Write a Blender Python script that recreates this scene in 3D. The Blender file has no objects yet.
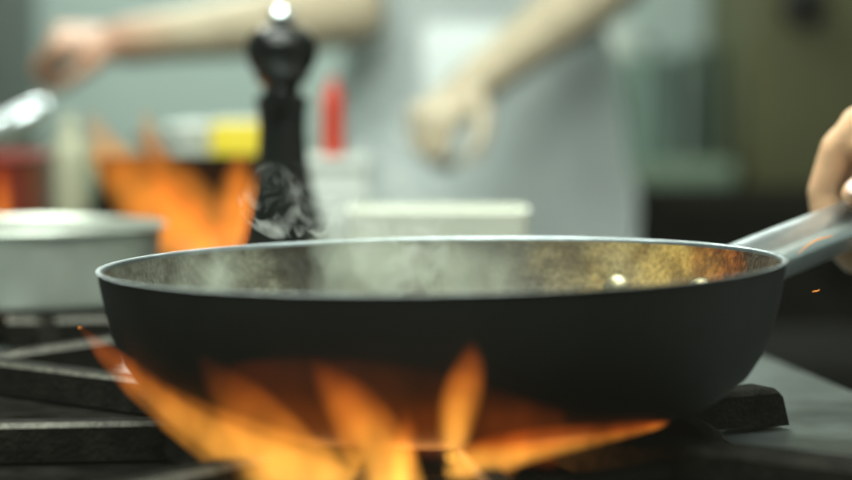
import bpy, bmesh, math, random
from mathutils import Vector, Matrix, Quaternion
random.seed(7)
PI = math.pi
S = bpy.context.scene
COL = S.collection

# ------------------------------------------------------------------ camera
FPX = 2012.0                      # focal length in pixels for an 852 px wide frame
CAMZ = 1.0614
PITCH = math.atan((240 - 94) / FPX)
cam_d = bpy.data.cameras.new('camera')
cam = bpy.data.objects.new('camera', cam_d); COL.objects.link(cam)
cam.location = (0, 0, CAMZ)
cam.rotation_euler = (PI / 2 - PITCH, 0, 0)
cam_d.sensor_width = 36.0
cam_d.lens = FPX * 36.0 / 852.0
cam_d.clip_start = 0.02
cam_d.dof.use_dof = True
cam_d.dof.focus_distance = 0.93
cam_d.dof.aperture_fstop = 3.7
S.camera = cam

def at(px, py, Y):
    """world point at forward distance Y (along +y) seen at a pixel of the photograph"""
    cx, cy = (px - 426) / FPX, (240 - py) / FPX
    c, s = math.cos(PITCH), math.sin(PITCH)
    d = Vector((cx, c + cy * s, -s + cy * c))
    return Vector((0, 0, CAMZ)) + d * (Y / d.y)

# ------------------------------------------------------------------ object helpers
def link(o, parent=None):
    COL.objects.link(o)
    if parent is not None: o.parent = parent
    return o

def obj(name, bm, mats, parent=None, smooth=True):
    me = bpy.data.meshes.new(name)
    bmesh.ops.recalc_face_normals(bm, faces=bm.faces[:])
    bm.to_mesh(me); bm.free()
    if not isinstance(mats, (list, tuple)): mats = [mats]
    for m in mats: me.materials.append(m)
    if smooth:
        for p in me.polygons: p.use_smooth = True
        try: me.set_sharp_from_angle(angle=math.radians(38))
        except Exception: pass
    return link(bpy.data.objects.new(name, me), parent)

def tag(o, label=None, cat=None, group=None, kind=None):
    if label: o['label'] = label
    if cat: o['category'] = cat
    if group: o['group'] = group
    if kind: o['kind'] = kind
    return o

def thing(name, label, cat, loc=(0, 0, 0), rz=0, group=None):
    o = bpy.data.objects.new(name, None); link(o)
    o.empty_display_size = 0.05
    o.location = loc; o.rotation_euler = (0, 0, rz)
    return tag(o, label, cat, group)

def struct(name, bm, m, smooth=False):
    return tag(obj(name, bm, m, None, smooth), kind='structure')

def copy_tree(o, parent=None):
    c = o.copy(); COL.objects.link(c)
    if parent is not None: c.parent = parent
    for ch in list(o.children): copy_tree(ch, c)
    return c

# ------------------------------------------------------------------ shape helpers
def B(): return bmesh.new()

def box(bm, lo, hi, bev=0.0, mat=0, rot=None, about=None):
    g = bmesh.ops.create_cube(bm, size=1.0)
    vs = g['verts']
    c = (Vector(lo) + Vector(hi)) / 2; s = Vector(hi) - Vector(lo)
    for v in vs: v.co = Vector((v.co.x * s.x, v.co.y * s.y, v.co.z * s.z)) + c
    fs = set(f for v in vs for f in v.link_faces)
    if bev > 0:
        es = set(e for v in vs for e in v.link_edges)
        r = bmesh.ops.bevel(bm, geom=list(es) + list(vs), offset=bev, segments=2, affect='EDGES', profile=0.5)
        vs = list(set(v for f in r['faces'] for v in f.verts))
        fs = set(f for v in vs for f in v.link_faces)
    for f in fs: f.material_index = mat
    if rot is not None:
        p = Vector(about) if about is not None else c
        for v in set(v for f in fs for v in f.verts): v.co = rot @ (v.co - p) + p
    return bm

def lathe(bm, prof, seg=64, center=(0, 0, 0), mats=None, closed=False):
    """prof: list of (r, z); r=0 ends close on the axis. mats: index per span"""
    c = Vector(center); rings = []
    for r, z in prof:
        if r < 1e-6: rings.append([bm.verts.new(c + Vector((0, 0, z)))])
        else: rings.append([bm.verts.new(c + Vector((r * math.cos(2 * PI * i / seg), r * math.sin(2 * PI * i / seg), z))) for i in range(seg)])
    n = len(rings)
    for k in range(n if closed else n - 1):
        a, b = rings[k], rings[(k + 1) % n]
        mi = mats[k] if mats else 0
        for i in range(seg):
            j = (i + 1) % seg
            if len(a) == 1 and len(b) == 1: continue
            if len(a) == 1: f = bm.faces.new((a[0], b[i], b[j]))
            elif len(b) == 1: f = bm.faces.new((a[i], a[j], b[0]))
            else: f = bm.faces.new((a[i], a[j], b[j], b[i]))
            f.material_index = mi
    return bm

def catmull(pts, n=8):
    """pts: list of tuples of floats; returns a smooth resampling"""
    P = [tuple(p) for p in pts]
    P = [tuple(2 * a - b for a, b in zip(P[0], P[1]))] + P + [tuple(2 * a - b for a, b in zip(P[-1], P[-2]))]
    out = []
    for i in range(1, len(P) - 2):
        for k in range(n):
            t = k / n
            out.append(tuple(0.5 * ((2 * b) + (c - a) * t + (2 * a - 5 * b + 4 * c - d) * t * t + (-a + 3 * b - 3 * c + d) * t ** 3)
                             for a, b, c, d in zip(P[i - 1], P[i], P[i + 1], P[i + 2])))
    out.append(P[-2])
    return out

def sweep(bm, path, seg=16, up=Vector((0, 0, 1)), cap=True, power=2.0):
    """path: list of (point, half width sideways, half height); a tube with elliptical (or superelliptic) section"""
    rings = []; n = len(path)
    for i, (p, a, b) in enumerate(path):
        p = Vector(p)
        t = (Vector(path[min(i + 1, n - 1)][0]) - Vector(path[max(i - 1, 0)][0])).normalized()
        s = t.cross(up)
        if s.length < 1e-4: s = t.cross(Vector((1, 0, 0)))
        s.normalize(); w = s.cross(t).normalized()
        ring = []
        for k in range(seg):
            th = 2 * PI * k / seg; c_, s_ = math.cos(th), math.sin(th)
            e = 2.0 / power
            x = math.copysign(abs(c_) ** e, c_); y = math.copysign(abs(s_) ** e, s_)
            ring.append(bm.verts.new(p + s * (x * a) + w * (y * b)))
        rings.append(ring)
    for A, C in zip(rings[:-1], rings[1:]):
        for k in range(seg):
            bm.faces.new((A[k], A[(k + 1) % seg], C[(k + 1) % seg], C[k]))
    if cap:
        bm.faces.new(rings[0][::-1]); bm.faces.new(rings[-1])
    return bm

def tube(bm, pts, r, seg=12, n=6, up=Vector((0, 0, 1))):
    q = catmull([tuple(p) for p in pts], n)
    return sweep(bm, [(Vector(p), r, r) for p in q], seg, up)

def ball(bm, c, r, scale=(1, 1, 1), rot=None, u=20, v=12):
    g = bmesh.ops.create_uvsphere(bm, u_segments=u, v_segments=v, radius=1.0)
    for x in g['verts']:
        p = Vector((x.co.x * r * scale[0], x.co.y * r * scale[1], x.co.z * r * scale[2]))
        if rot is not None: p = rot @ p
        x.co = p + Vector(c)
    return bm

def cone(bm, p0, r0, p1, r1, flat=None, seg=20):
    """capsule from p0 to p1; flat=(axis vector, factor) squeezes the section along an axis"""
    p0, p1 = Vector(p0), Vector(p1)
    t = (p1 - p0); L = t.length
    if L < 1e-6: return ball(bm, p0, r0)
    t.normalize()
    ref = Vector((0, 0, 1)) if abs(t.z) < 0.9 else Vector((1, 0, 0))
    if flat: ref = Vector(flat[0])
    s = t.cross(ref).normalized(); w = s.cross(t).normalized()
    fz = flat[1] if flat else 1.0
    rings = []
    sp = []
    for k in range(1, 7):
        a = -PI / 2 + k * PI / 12
        sp.append((r0 * math.sin(a), r0 * math.cos(a)))
    for k in range(0, 6):
        a = k * PI / 12
        sp.append((L + r1 * math.sin(a), r1 * math.cos(a)))
    for d, r in sp:
        rings.append([bm.verts.new(p0 + t * d + s * (r * math.cos(2 * PI * k / seg)) + w * (r * fz * math.sin(2 * PI * k / seg))) for k in range(seg)])
    a0 = bm.verts.new(p0 - t * r0); a1 = bm.verts.new(p1 + t * r1)
    for A, C in zip(rings[:-1], rings[1:]):
        for k in range(seg): bm.faces.new((A[k], A[(k + 1) % seg], C[(k + 1) % seg], C[k]))
    for k in range(seg):
        bm.faces.new((a0, rings[0][(k + 1) % seg], rings[0][k]))
        bm.faces.new((a1, rings[-1][k], rings[-1][(k + 1) % seg]))
    return bm

def chain(bm, pts, flat=None):
    """pts: list of (point, radius)"""
    for (a, ra), (b, rb) in zip(pts[:-1], pts[1:]): cone(bm, a, ra, b, rb, flat)
    return bm

def fused(name, bm, mat, voxel, smooth_it=4, parent=None):
    """one continuous surface grown over overlapping volumes"""
    o = obj(name, bm, mat, None)
    m = o.modifiers.new('fuse', 'REMESH'); m.mode = 'VOXEL'; m.voxel_size = voxel; m.use_smooth_shade = True
    s = o.modifiers.new('relax', 'SMOOTH'); s.iterations = smooth_it; s.factor = 0.5
    dg = bpy.context.evaluated_depsgraph_get()
    me = bpy.data.meshes.new_from_object(o.evaluated_get(dg))
    o.modifiers.clear(); old = o.data; o.data = me; me.name = name
    bpy.data.meshes.remove(old)
    if not me.materials: me.materials.append(mat)
    for p in me.polygons: p.use_smooth = True
    if parent is not None: o.parent = parent
    return o

# ------------------------------------------------------------------ materials
def lin(c):
    return tuple((x / 12.92 if x <= 0.04045 else ((x + 0.055) / 1.055) ** 2.4) for x in c)
def rgb(r, g, b): return lin((r / 255, g / 255, b / 255)) + (1,)

def mat(name, col, rough=0.5, metal=0.0, var=0.12, scale=18.0, bump=0.0, bscale=120.0, coat=0.0, sss=0.0, spec=0.5, col2=None):
    m = bpy.data.materials.new(name); m.use_nodes = True
    nt = m.node_tree; N = nt.nodes; L = nt.links
    b = N['Principled BSDF']
    b.inputs['Roughness'].default_value = rough
    b.inputs['Metallic'].default_value = metal
    b.inputs['Specular IOR Level'].default_value = spec
    if coat: b.inputs['Coat Weight'].default_value = coat
    if sss:
        b.inputs['Subsurface Weight'].default_value = sss
        b.inputs['Subsurface Radius'].default_value = (0.010, 0.004, 0.002)
        b.inputs['Subsurface Scale'].default_value = 0.6
    tc = N.new('ShaderNodeTexCoord')
    no = N.new('ShaderNodeTexNoise'); no.inputs['Scale'].default_value = scale; no.inputs['Detail'].default_value = 5
    L.new(tc.outputs['Object'], no.inputs['Vector'])
    r = N.new('ShaderNodeValToRGB')
    c = tuple(col)[:3]
    lo = tuple(x * (1 - var) for x in c) + (1,)
    hi = (tuple(col2)[:3] if col2 else tuple(min(1, x * (1 + var)) for x in c)) + (1,)
    r.color_ramp.elements[0].color = lo; r.color_ramp.elements[1].color = hi
    r.color_ramp.elements[0].position = 0.3; r.color_ramp.elements[1].position = 0.7
    L.new(no.outputs['Fac'], r.inputs['Fac']); L.new(r.outputs['Color'], b.inputs['Base Color'])
    if bump:
        n2 = N.new('ShaderNodeTexNoise'); n2.inputs['Scale'].default_value = bscale; n2.inputs['Detail'].default_value = 6
        L.new(tc.outputs['Object'], n2.inputs['Vector'])
        bp = N.new('ShaderNodeBump'); bp.inputs['Strength'].default_value = bump; bp.inputs['Distance'].default_value = 0.002
        L.new(n2.outputs['Fac'], bp.inputs['Height']); L.new(bp.outputs['Normal'], b.inputs['Normal'])
    return m

def glow_mat(name, col, strength):
    m = bpy.data.materials.new(name); m.use_nodes = True
    nt = m.node_tree; nt.nodes.clear()
    e = nt.nodes.new('ShaderNodeEmission'); e.inputs['Color'].default_value = tuple(col)[:3] + (1,); e.inputs['Strength'].default_value = strength
    o = nt.nodes.new('ShaderNodeOutputMaterial'); nt.links.new(e.outputs[0], o.inputs['Surface'])
    return m

def flame_mat(name, z0, z1, strength, stops, seed=0.0, nscale=(60, 60, 22), lo=0.35, soot=0.0):
    """glowing gas: volume emission, colour and strength from world height, streaked by noise"""
    m = bpy.data.materials.new(name); m.use_nodes = True
    nt = m.node_tree; nt.nodes.clear(); N = nt.nodes; L = nt.links
    tc = N.new('ShaderNodeTexCoord')
    sx = N.new('ShaderNodeSeparateXYZ'); L.new(tc.outputs['Object'], sx.inputs[0])
    mr = N.new('ShaderNodeMapRange'); mr.inputs['From Min'].default_value = z0; mr.inputs['From Max'].default_value = z1
    L.new(sx.outputs['Z'], mr.inputs['Value'])
    cr = N.new('ShaderNodeValToRGB'); L.new(mr.outputs[0], cr.inputs['Fac'])
    el = cr.color_ramp.elements
    while len(el) < len(stops): el.new(0.5)
    for e, (p, c, a) in zip(el, stops): e.position = p; e.color = tuple(c)[:3] + (a,)
    mp = N.new('ShaderNodeMapping'); mp.inputs['Scale'].default_value = nscale; mp.inputs['Location'].default_value = (seed, seed * 1.7, seed * .3)
    L.new(tc.outputs['Object'], mp.inputs['Vector'])
    no = N.new('ShaderNodeTexNoise'); no.inputs['Scale'].default_value = 1.0; no.inputs['Detail'].default_value = 2
    L.new(mp.outputs[0], no.inputs['Vector'])
    nr = N.new('ShaderNodeMapRange'); nr.inputs['From Min'].default_value = 0.32; nr.inputs['From Max'].default_value = 0.68
    nr.inputs['To Min'].default_value = lo; nr.inputs['To Max'].default_value = 1.25
    L.new(no.outputs['Fac'], nr.inputs['Value'])
    m1 = N.new('ShaderNodeMath'); m1.operation = 'MULTIPLY'; L.new(cr.outputs['Alpha'], m1.inputs[0]); L.new(nr.outputs[0], m1.inputs[1])
    m2 = N.new('ShaderNodeMath'); m2.operation = 'MULTIPLY'; L.new(m1.outputs[0], m2.inputs[0]); m2.inputs[1].default_value = strength
    e = N.new('ShaderNodeEmission'); L.new(cr.outputs['Color'], e.inputs['Color']); L.new(m2.outputs[0], e.inputs['Strength'])
    o = N.new('ShaderNodeOutputMaterial'); L.new(e.outputs[0], o.inputs['Volume'])
    if soot:
        ab = N.new('ShaderNodeVolumeAbsorption'); ab.inputs['Color'].default_value = (1, .55, .12, 1)
        m3 = N.new('ShaderNodeMath'); m3.operation = 'MULTIPLY'; L.new(m1.outputs[0], m3.inputs[0]); m3.inputs[1].default_value = soot; L.new(m3.outputs[0], ab.inputs['Density'])
        ad = N.new('ShaderNodeAddShader'); L.new(e.outputs[0], ad.inputs[0]); L.new(ab.outputs[0], ad.inputs[1]); L.new(ad.outputs[0], o.inputs['Volume'])
    return m

M = {}
M['pan_black'] = mat('pan_black', (.0055, .0055, .0043), .6, 0.0, .35, 40, .15, 300, spec=.22)
M['lip_steel'] = mat('lip_steel', (.24, .275, .285), .42, 1.0, .2, 80)
M['steel'] = mat('steel', (.50, .53, .53), .28, 1.0, .10, 30)
M['steel_handle'] = mat('steel_handle', (.72, .79, .82), .30, 1.0, .08, 60, .05, 400)
M['rivet'] = mat('rivet', (.36, .32, .20), .45, .9, .25, 300)
M['pot_steel'] = mat('pot_steel', (.42, .45, .40), .38, .55, .2, 25)
M['steel_dull'] = mat('steel_dull', (.40, .43, .42), .42, 1.0, .15, 14)
M['worktop'] = mat('worktop', (.30, .34, .34), .34, 1.0, .35, 26, .12, 160)
M['iron'] = mat('iron', (.004, .004, .003), .85, 0.0, .5, 90, .9, 420, spec=.08, col2=(.014, .0135, .010))
M['iron_edge'] = mat('iron_edge', (.060, .058, .044), .5, .3, .7, 200, .6, 500)  # worn edge iron, its colour lightened to carry the highlight along the bars
M['hob'] = mat('hob', (.007, .007, .006), .9, 0.0, .6, 60, .4, 300, spec=.0)
M['burner'] = mat('burner', (.05, .045, .035), .5, .6, .3, 60, .3, 200)
M['burner_cap'] = mat('burner_cap', (.02, .02, .02), .6, .0, .3, 60)
M['mill'] = mat('mill', (.0035, .004, .0035), .2, 0.0, .2, 20, spec=.35)
M['ceramic'] = mat('ceramic', (.66, .68, .58), .5, 0.0, .04, 12)
M['skin'] = mat('skin', (.46, .385, .27), .5, 0.0, .12, 35, .15, 300, sss=.15)
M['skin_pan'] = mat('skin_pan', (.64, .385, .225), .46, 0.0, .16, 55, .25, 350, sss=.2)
M['nail'] = mat('nail', (.70, .48, .42), .25, 0.0, .05, 50)
M['cloth_white'] = mat('cloth_white', (.80, .86, .84), .85, 0.0, .07, 9, .3, 260)
M['apron'] = mat('apron', (.76, .82, .81), .9, 0.0, .08, 7, .3, 300)
M['trousers'] = mat('trousers', (.03, .032, .035), .85)
M['shoe'] = mat('shoe', (.015, .015, .015), .5)
M['hair'] = mat('hair', (.02, .014, .01), .6, 0, .3, 80)
M['eye'] = mat('eye', (.7, .7, .68), .2)
M['iris'] = mat('iris', (.03, .02, .015), .2)
M['lip'] = mat('lip', (.34, .15, .12), .5)
M['yellow'] = mat('yellow', (.62, .48, .015), .5, 0, .06)
M['red'] = mat('red', (.52, .045, .02), .4, 0, .1)
M['red_pot'] = mat('red_pot', (.20, .026, .016), .35, 0, .15)
M['cream'] = mat('cream', (.40, .40, .28), .5, 0, .06)
M['white_plastic'] = mat('white_plastic', (.50, .54, .50), .5, 0, .05)
M['wall'] = mat('wall', (.30, .365, .345), .7, 0, .04, 3)
M['ceiling'] = mat('ceiling', (.62, .64, .60), .8, 0, .03, 3)
M['floor'] = mat('floor', (.055, .055, .05), .55, 0, .3, 6)
M['cabinet_olive'] = mat('cabinet_olive', (.070, .070, .030), .6, 0.0, .1, 5, spec=.25)
M['cabinet_grey'] = mat('cabinet_grey', (.085, .10, .09), .5, 0.0, .15, 4)
M['black'] = mat('black', (.008, .008, .007), .6, 0, .2, spec=.2)
M['charcoal'] = mat('charcoal', (.007, .007, .0055), .9, 0, .2, spec=.0)
M['teal_steel'] = mat('teal_steel', (.14, .20, .17), .45, .3, .1)
M['brown'] = mat('brown', (.045, .035, .018), .4, 0, .2)
M['dark_green'] = mat('dark_green', (.05, .075, .055), .5, 0, .1)
M['counter_green'] = mat('counter_green', (.20, .27, .20), .5, 0.2, .1)
M['stove_side'] = mat('stove_side', (.22, .25, .24), .4, .8, .15)
M['ember'] = glow_mat('ember', (1.0, .36, .06), 1.6)

def pan_inner_mat():
    """steel wall with oil varnish, burnt patches and specks, placed round the pan by angle"""
    m = bpy.data.materials.new('pan_inside'); m.use_nodes = True
    nt = m.node_tree; N = nt.nodes; L = nt.links
    b = N['Principled BSDF']
    tc = N.new('ShaderNodeTexCoord')
    sx = N.new('ShaderNodeSeparateXYZ'); L.new(tc.outputs['Object'], sx.inputs[0])
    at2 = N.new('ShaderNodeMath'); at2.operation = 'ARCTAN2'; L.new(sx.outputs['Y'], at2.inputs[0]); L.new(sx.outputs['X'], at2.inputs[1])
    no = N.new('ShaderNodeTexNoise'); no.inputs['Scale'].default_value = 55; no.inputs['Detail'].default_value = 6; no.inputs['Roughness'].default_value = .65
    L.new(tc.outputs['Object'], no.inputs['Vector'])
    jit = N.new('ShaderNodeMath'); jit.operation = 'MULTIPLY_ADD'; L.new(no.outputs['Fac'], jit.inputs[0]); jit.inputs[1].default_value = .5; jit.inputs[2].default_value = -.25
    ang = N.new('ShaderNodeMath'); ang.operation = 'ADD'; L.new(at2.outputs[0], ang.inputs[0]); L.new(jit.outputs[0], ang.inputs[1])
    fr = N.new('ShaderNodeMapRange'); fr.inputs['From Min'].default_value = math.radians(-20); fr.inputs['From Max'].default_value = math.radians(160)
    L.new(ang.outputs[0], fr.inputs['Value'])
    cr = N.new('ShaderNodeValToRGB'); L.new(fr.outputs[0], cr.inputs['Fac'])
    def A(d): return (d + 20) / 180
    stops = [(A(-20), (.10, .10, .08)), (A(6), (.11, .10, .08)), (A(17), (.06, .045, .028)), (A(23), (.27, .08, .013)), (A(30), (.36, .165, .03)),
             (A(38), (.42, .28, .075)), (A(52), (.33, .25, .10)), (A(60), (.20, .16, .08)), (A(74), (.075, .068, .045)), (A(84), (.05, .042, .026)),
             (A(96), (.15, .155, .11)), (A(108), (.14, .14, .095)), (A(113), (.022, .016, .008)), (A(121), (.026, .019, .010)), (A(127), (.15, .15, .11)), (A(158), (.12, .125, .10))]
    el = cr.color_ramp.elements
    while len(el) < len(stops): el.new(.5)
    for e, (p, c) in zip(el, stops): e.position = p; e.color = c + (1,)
    # pale flecks and dark specks of burnt grease
    n2 = N.new('ShaderNodeTexNoise'); n2.inputs['Scale'].default_value = 420; n2.inputs['Detail'].default_value = 3
    L.new(tc.outputs['Object'], n2.inputs['Vector'])
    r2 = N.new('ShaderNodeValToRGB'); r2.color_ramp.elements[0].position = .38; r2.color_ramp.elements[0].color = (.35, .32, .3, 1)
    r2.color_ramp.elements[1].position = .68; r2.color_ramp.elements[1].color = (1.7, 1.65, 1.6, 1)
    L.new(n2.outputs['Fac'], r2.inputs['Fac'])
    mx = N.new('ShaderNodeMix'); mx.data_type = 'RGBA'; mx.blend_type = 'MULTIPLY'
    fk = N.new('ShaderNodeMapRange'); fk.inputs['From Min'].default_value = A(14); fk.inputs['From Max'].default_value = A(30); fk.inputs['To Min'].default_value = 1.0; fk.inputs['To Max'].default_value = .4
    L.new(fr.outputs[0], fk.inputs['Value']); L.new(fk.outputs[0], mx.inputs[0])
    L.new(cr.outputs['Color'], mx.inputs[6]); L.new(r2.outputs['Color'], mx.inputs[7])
    n3 = N.new('ShaderNodeTexNoise'); n3.inputs['Scale'].default_value = 75; n3.inputs['Detail'].default_value = 4
    L.new(tc.outputs['Object'], n3.inputs['Vector'])
    r3 = N.new('ShaderNodeValToRGB'); r3.color_ramp.elements[0].position = .40; r3.color_ramp.elements[0].color = (.36, .30, .24, 1)
    r3.color_ramp.elements[1].position = .60; r3.color_ramp.elements[1].color = (1, 1, 1, 1)
    L.new(n3.outputs['Fac'], r3.inputs['Fac'])
    m3 = N.new('ShaderNodeMix'); m3.data_type = 'RGBA'; m3.blend_type = 'MULTIPLY'; m3.inputs[0].default_value = .8
    L.new(mx.outputs[2], m3.inputs[6]); L.new(r3.outputs['Color'], m3.inputs[7])
    L.new(m3.outputs[2], b.inputs['Base Color'])
    b.inputs['Metallic'].default_value = .1; b.inputs['Roughness'].default_value = .45
    bp = N.new('ShaderNodeBump'); bp.inputs['Strength'].default_value = .35; bp.inputs['Distance'].default_value = .001
    L.new(n2.outputs['Fac'], bp.inputs['Height']); L.new(bp.outputs['Normal'], b.inputs['Normal'])
    return m
M['pan_inside'] = pan_inner_mat()

# ------------------------------------------------------------------ setting: the kitchen
X0, X1, Y0, Y1, ZC = -3.0, 3.0, -1.6, 4.7, 2.75
def slab(lo, hi): return box(B(), lo, hi)
struct('floor', slab((X0 - .1, Y0 - .1, -.1), (X1 + .1, Y1 + .1, 0)), M['floor'])
struct('ceiling', slab((X0 - .1, Y0 - .1, ZC), (X1 + .1, Y1 + .1, ZC + .1)), M['ceiling'])
struct('wall_back', slab((X0 - .1, Y1, 0), (X1 + .1, Y1 + .1, ZC)), M['wall'])
struct('wall_front', slab((X0 - .1, Y0 - .1, 0), (X1 + .1, Y0, ZC)), M['wall'])
struct('wall_left', slab((X0 - .1, Y0, 0), (X0, Y1, ZC)), M['wall'])
struct('wall_right', slab((X1, Y0, 0), (X1 + .1, Y1, ZC)), M['wall'])

# ------------------------------------------------------------------ stove
G = 0.92          # top of the grates
TOP = 0.900       # stove worktop
PC = Vector((0.008, 0.884))                    # centre of the front burner and of the pan
ed = Vector((-.1495, .9888)); pd = Vector((-.9888, -.1495))   # stove edge direction, and its left
R0 = Vector((.231, 1.091)) + ed * (-.577)
R1 = Vector((.231, 1.091)) + ed * 1.10
L0 = R0 + pd * 1.5; L1 = R1 + pd * 1.5
BURN = [(PC.x, PC.y, .115), (-.285, 1.375, .085), (-.19, 1.68, .085), (-.478, 1.76, .085)]

stove = thing('gas_stove', 'steel gas stove island with scratched worktop under the black frying pan', 'stove', (0, 0, 0))
bm = B()
def loop(pts):
    vs = [bm.verts.new(p) for p in pts]
    return [bm.edges.new((vs[i], vs[(i + 1) % len(vs)])) for i in range(len(vs))]
es = loop([Vector((p.x, p.y, TOP)) for p in (R0, R1, L1, L0)])
for x, y, r in BURN:
    es += loop([Vector((x + r * math.cos(2 * PI * k / 40), y + r * math.sin(2 * PI * k / 40), TOP)) for k in range(40)])
bmesh.ops.triangle_fill(bm, use_beauty=True, edges=es)
for f in bm.faces:
    f.normal_update()
    if f.normal.z < 0: f.normal_flip()
rim_e = [e for e in bm.edges if len(e.link_faces) == 1 and all(min((Vector((v.co.x, v.co.y)) - Vector((q.x, q.y))).length for q in (R0, R1, L1, L0)) < 1e-4 for v in e.verts)]
r = bmesh.ops.extrude_edge_only(bm, edges=rim_e)
for v in r['geom']:
    if isinstance(v, bmesh.types.BMVert): v.co.z -= .04
obj('worktop', bm, M['worktop'], stove, smooth=False)
for x, y, r in BURN:
    obj('drip_bowl', lathe(B(), [(r, TOP), (r * .96, TOP - .012), (r * .8, TOP - .028), (r * .3, TOP - .034), (0, TOP - .034)], 40, (x, y, 0)), M['burner'], stove)
def prism(bm, pts, z0, z1):
    a = [bm.verts.new((p.x, p.y, z0)) for p in pts]; c = [bm.verts.new((p.x, p.y, z1)) for p in pts]
    bm.faces.new(a[::-1]); bm.faces.new(c)
    n = len(pts)
    for i in range(n): bm.faces.new((a[i], a[(i + 1) % n], c[(i + 1) % n], c[i]))
    return bm
bm = B(); ap_ = PC.lerp(PC, 0)
def sq(c, a0, a1, b0, b1): return [c + (-pd) * x + ed * y for x, y in ((a0, b0), (a1, b0), (a1, b1), (a0, b1))]
es = loop([Vector((p.x, p.y, TOP + .0015)) for p in sq(PC, -1.2, .135, -.26, .285)])
x, y, r = BURN[0]
es += loop([Vector((x + r * math.cos(2 * PI * k / 40), y + r * math.sin(2 * PI * k / 40), TOP + .0015)) for k in range(40)])
bmesh.ops.triangle_fill(bm, use_beauty=True, edges=es)
for f in bm.faces:
    f.normal_update()
    if f.normal.z < 0: f.normal_flip()
obj('hob_tray', bm, M['hob'], stove, False)
ctr = (R0 + R1 + L0 + L1) / 4
ins = [p + (ctr - p) * .03 for p in (R0, R1, L1, L0)]
obj('stove_body', prism(B(), ins, .10, TOP - .041), M['stove_side'], stove, False)
for p in ins:
    q = p + (ctr - p) * .08
    obj('foot', lathe(B(), [(0, 0), (.03, 0), (.03, .02), (.018, .03), (.018, .11), (0, .11)], 20, (q.x, q.y, 0)), M['steel_dull'], stove)
for k in range(5):
    q = ins[0].lerp(ins[3], .1 + .18 * k)
    kb = obj('control_knob', lathe(B(), [(0, 0), (.026, 0), (.026, .012), (.02, .034), (0, .036)], 28), M['black'], stove)
    kb.location = (q.x, q.y, .80)
    kb.rotation_euler = (PI / 2, 0, math.atan2(-pd.y, -pd.x))

def burner(x, y, rad, label):
    t = thing('gas_burner', label, 'burner', (x, y, TOP - .0335), 0, 'burners of the gas stove')
    prof = [(0, 0), (rad, 0), (rad, .018), (rad * .9, .024), (rad * .55, .024), (0, .024)]
    obj('burner_head', lathe(B(), prof, 40), M['burner'], t)
    bm = B()
    lathe(bm, [(0, .024), (rad * .62, .024), (rad * .70, .028), (rad * .62, .032), (0, .033)], 40)
    obj('burner_cap', bm, M['burner_cap'], t)
    return t
burner(PC.x, PC.y, .05, 'cast burner directly beneath the black frying pan')
burner(BURN[1][0], BURN[1][1], .04, 'burner under the shallow steel saucepan on the left')
burner(BURN[2][0], BURN[2][1], .04, 'burner with tall orange flames under the small dark pot')
burner(BURN[3][0], BURN[3][1], .04, 'burner under the red pot at the left edge')

def grate(x, y, fingers, ring_r, label):
    """fingers: (angle deg, inner radius, outer radius, half width)"""
    t = thing('burner_grate', label, 'grate', (x, y, TOP), 0, 'cast iron burner grates')
    h = G - TOP
    for a, r0, r1, w in fingers:
        bm = B(); a_ = math.radians(a)
        u = Vector((math.cos(a_), math.sin(a_), 0)); s = Vector((-u.y, u.x, 0))
        # blade with a foot at its outer end and a slightly domed top
        prof = [(r0, h - .002), (r0 + .004, h), (r1 - .003, h), (r1, h - .002), (r1 + .004, .0018), (r1 - .014, .0018), (r1 - .018, h - .017), (r0 + .03, h - .017), (r0, h - .010)]
        rings = []
        for off, top in ((-w, -.0022), (-w * .72, 0), (w * .72, 0), (w, -.0022)):
            rings.append([bm.verts.new(u * rr + s * off + Vector((0, 0, z + (top if z > h - .004 else 0)))) for rr, z in prof])
        n = len(prof)
        for kk, (A, C) in enumerate(zip(rings[:-1], rings[1:])):
            for i in range(n):
                fc = bm.faces.new((A[i], A[(i + 1) % n], C[(i + 1) % n], C[i]))
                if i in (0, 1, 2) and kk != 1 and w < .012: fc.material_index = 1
        bm.faces.new(rings[0]); bm.faces.new(rings[-1][::-1])
        obj('grate_finger', bm, [M['iron'], M['iron_edge']], t)
    bm = B(); pr = []
    for k in range(8):
        th = 2 * PI * k / 8; pr.append((ring_r + .006 * math.cos(th), h - .012 + .006 * math.sin(th)))
    lathe(bm, pr, 64, closed=True)
    obj('grate_ring', bm, M['iron'], t)
    return t
grate(PC.x, PC.y, [(142, .05, .33, .008), (186, .05, .30, .007), (233, .05, .27, .007), (277, .05, .22, .006), (324, .05, .27, .013), (29, .05, .181, .012), (66, .05, .20, .007), (102, .05, .20, .007)], .118,
      'greasy cast iron grate holding up the black frying pan')
f8 = [(22.5 + 45 * k, .03, .125, .006) for k in range(8)]
grate(BURN[1][0], BURN[1][1], f8, .088, 'iron grate under the shallow steel saucepan')
gt = [o for o in bpy.data.objects if o.get('label') == 'iron grate under the shallow steel saucepan'][0]
def bar(pa, pb_, w, z0, z1):
    bm = B(); pa, pb_ = Vector((pa.x, pa.y, 0)), Vector((pb_.x, pb_.y, 0)); u = (pb_ - pa).normalized(); s_ = Vector((-u.y, u.x, 0))
    rows = []
    for p_ in (pa, pb_):
        rows.append([bm.verts.new(p_ + s_ * o_ + Vector((0, 0, z))) for o_, z in ((-w, z0), (-w, z1 - .003), (-w * .5, z1), (w * .5, z1), (w, z1 - .003), (w, z0))])
    for i in range(6):
        fc = bm.faces.new((rows[0][i], rows[0][(i + 1) % 6], rows[1][(i + 1) % 6], rows[1][i]))
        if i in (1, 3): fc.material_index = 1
    bm.faces.new(rows[0]); bm.faces.new(rows[1][::-1])
    for v in bm.verts: v.co -= gt.location
    return obj('grate_bar', bm, [M['iron'], M['iron_edge']], gt)
bar(at(-60, 358, 1.062), at(116, 333, 1.176), .007, TOP + .0015, G)
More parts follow.
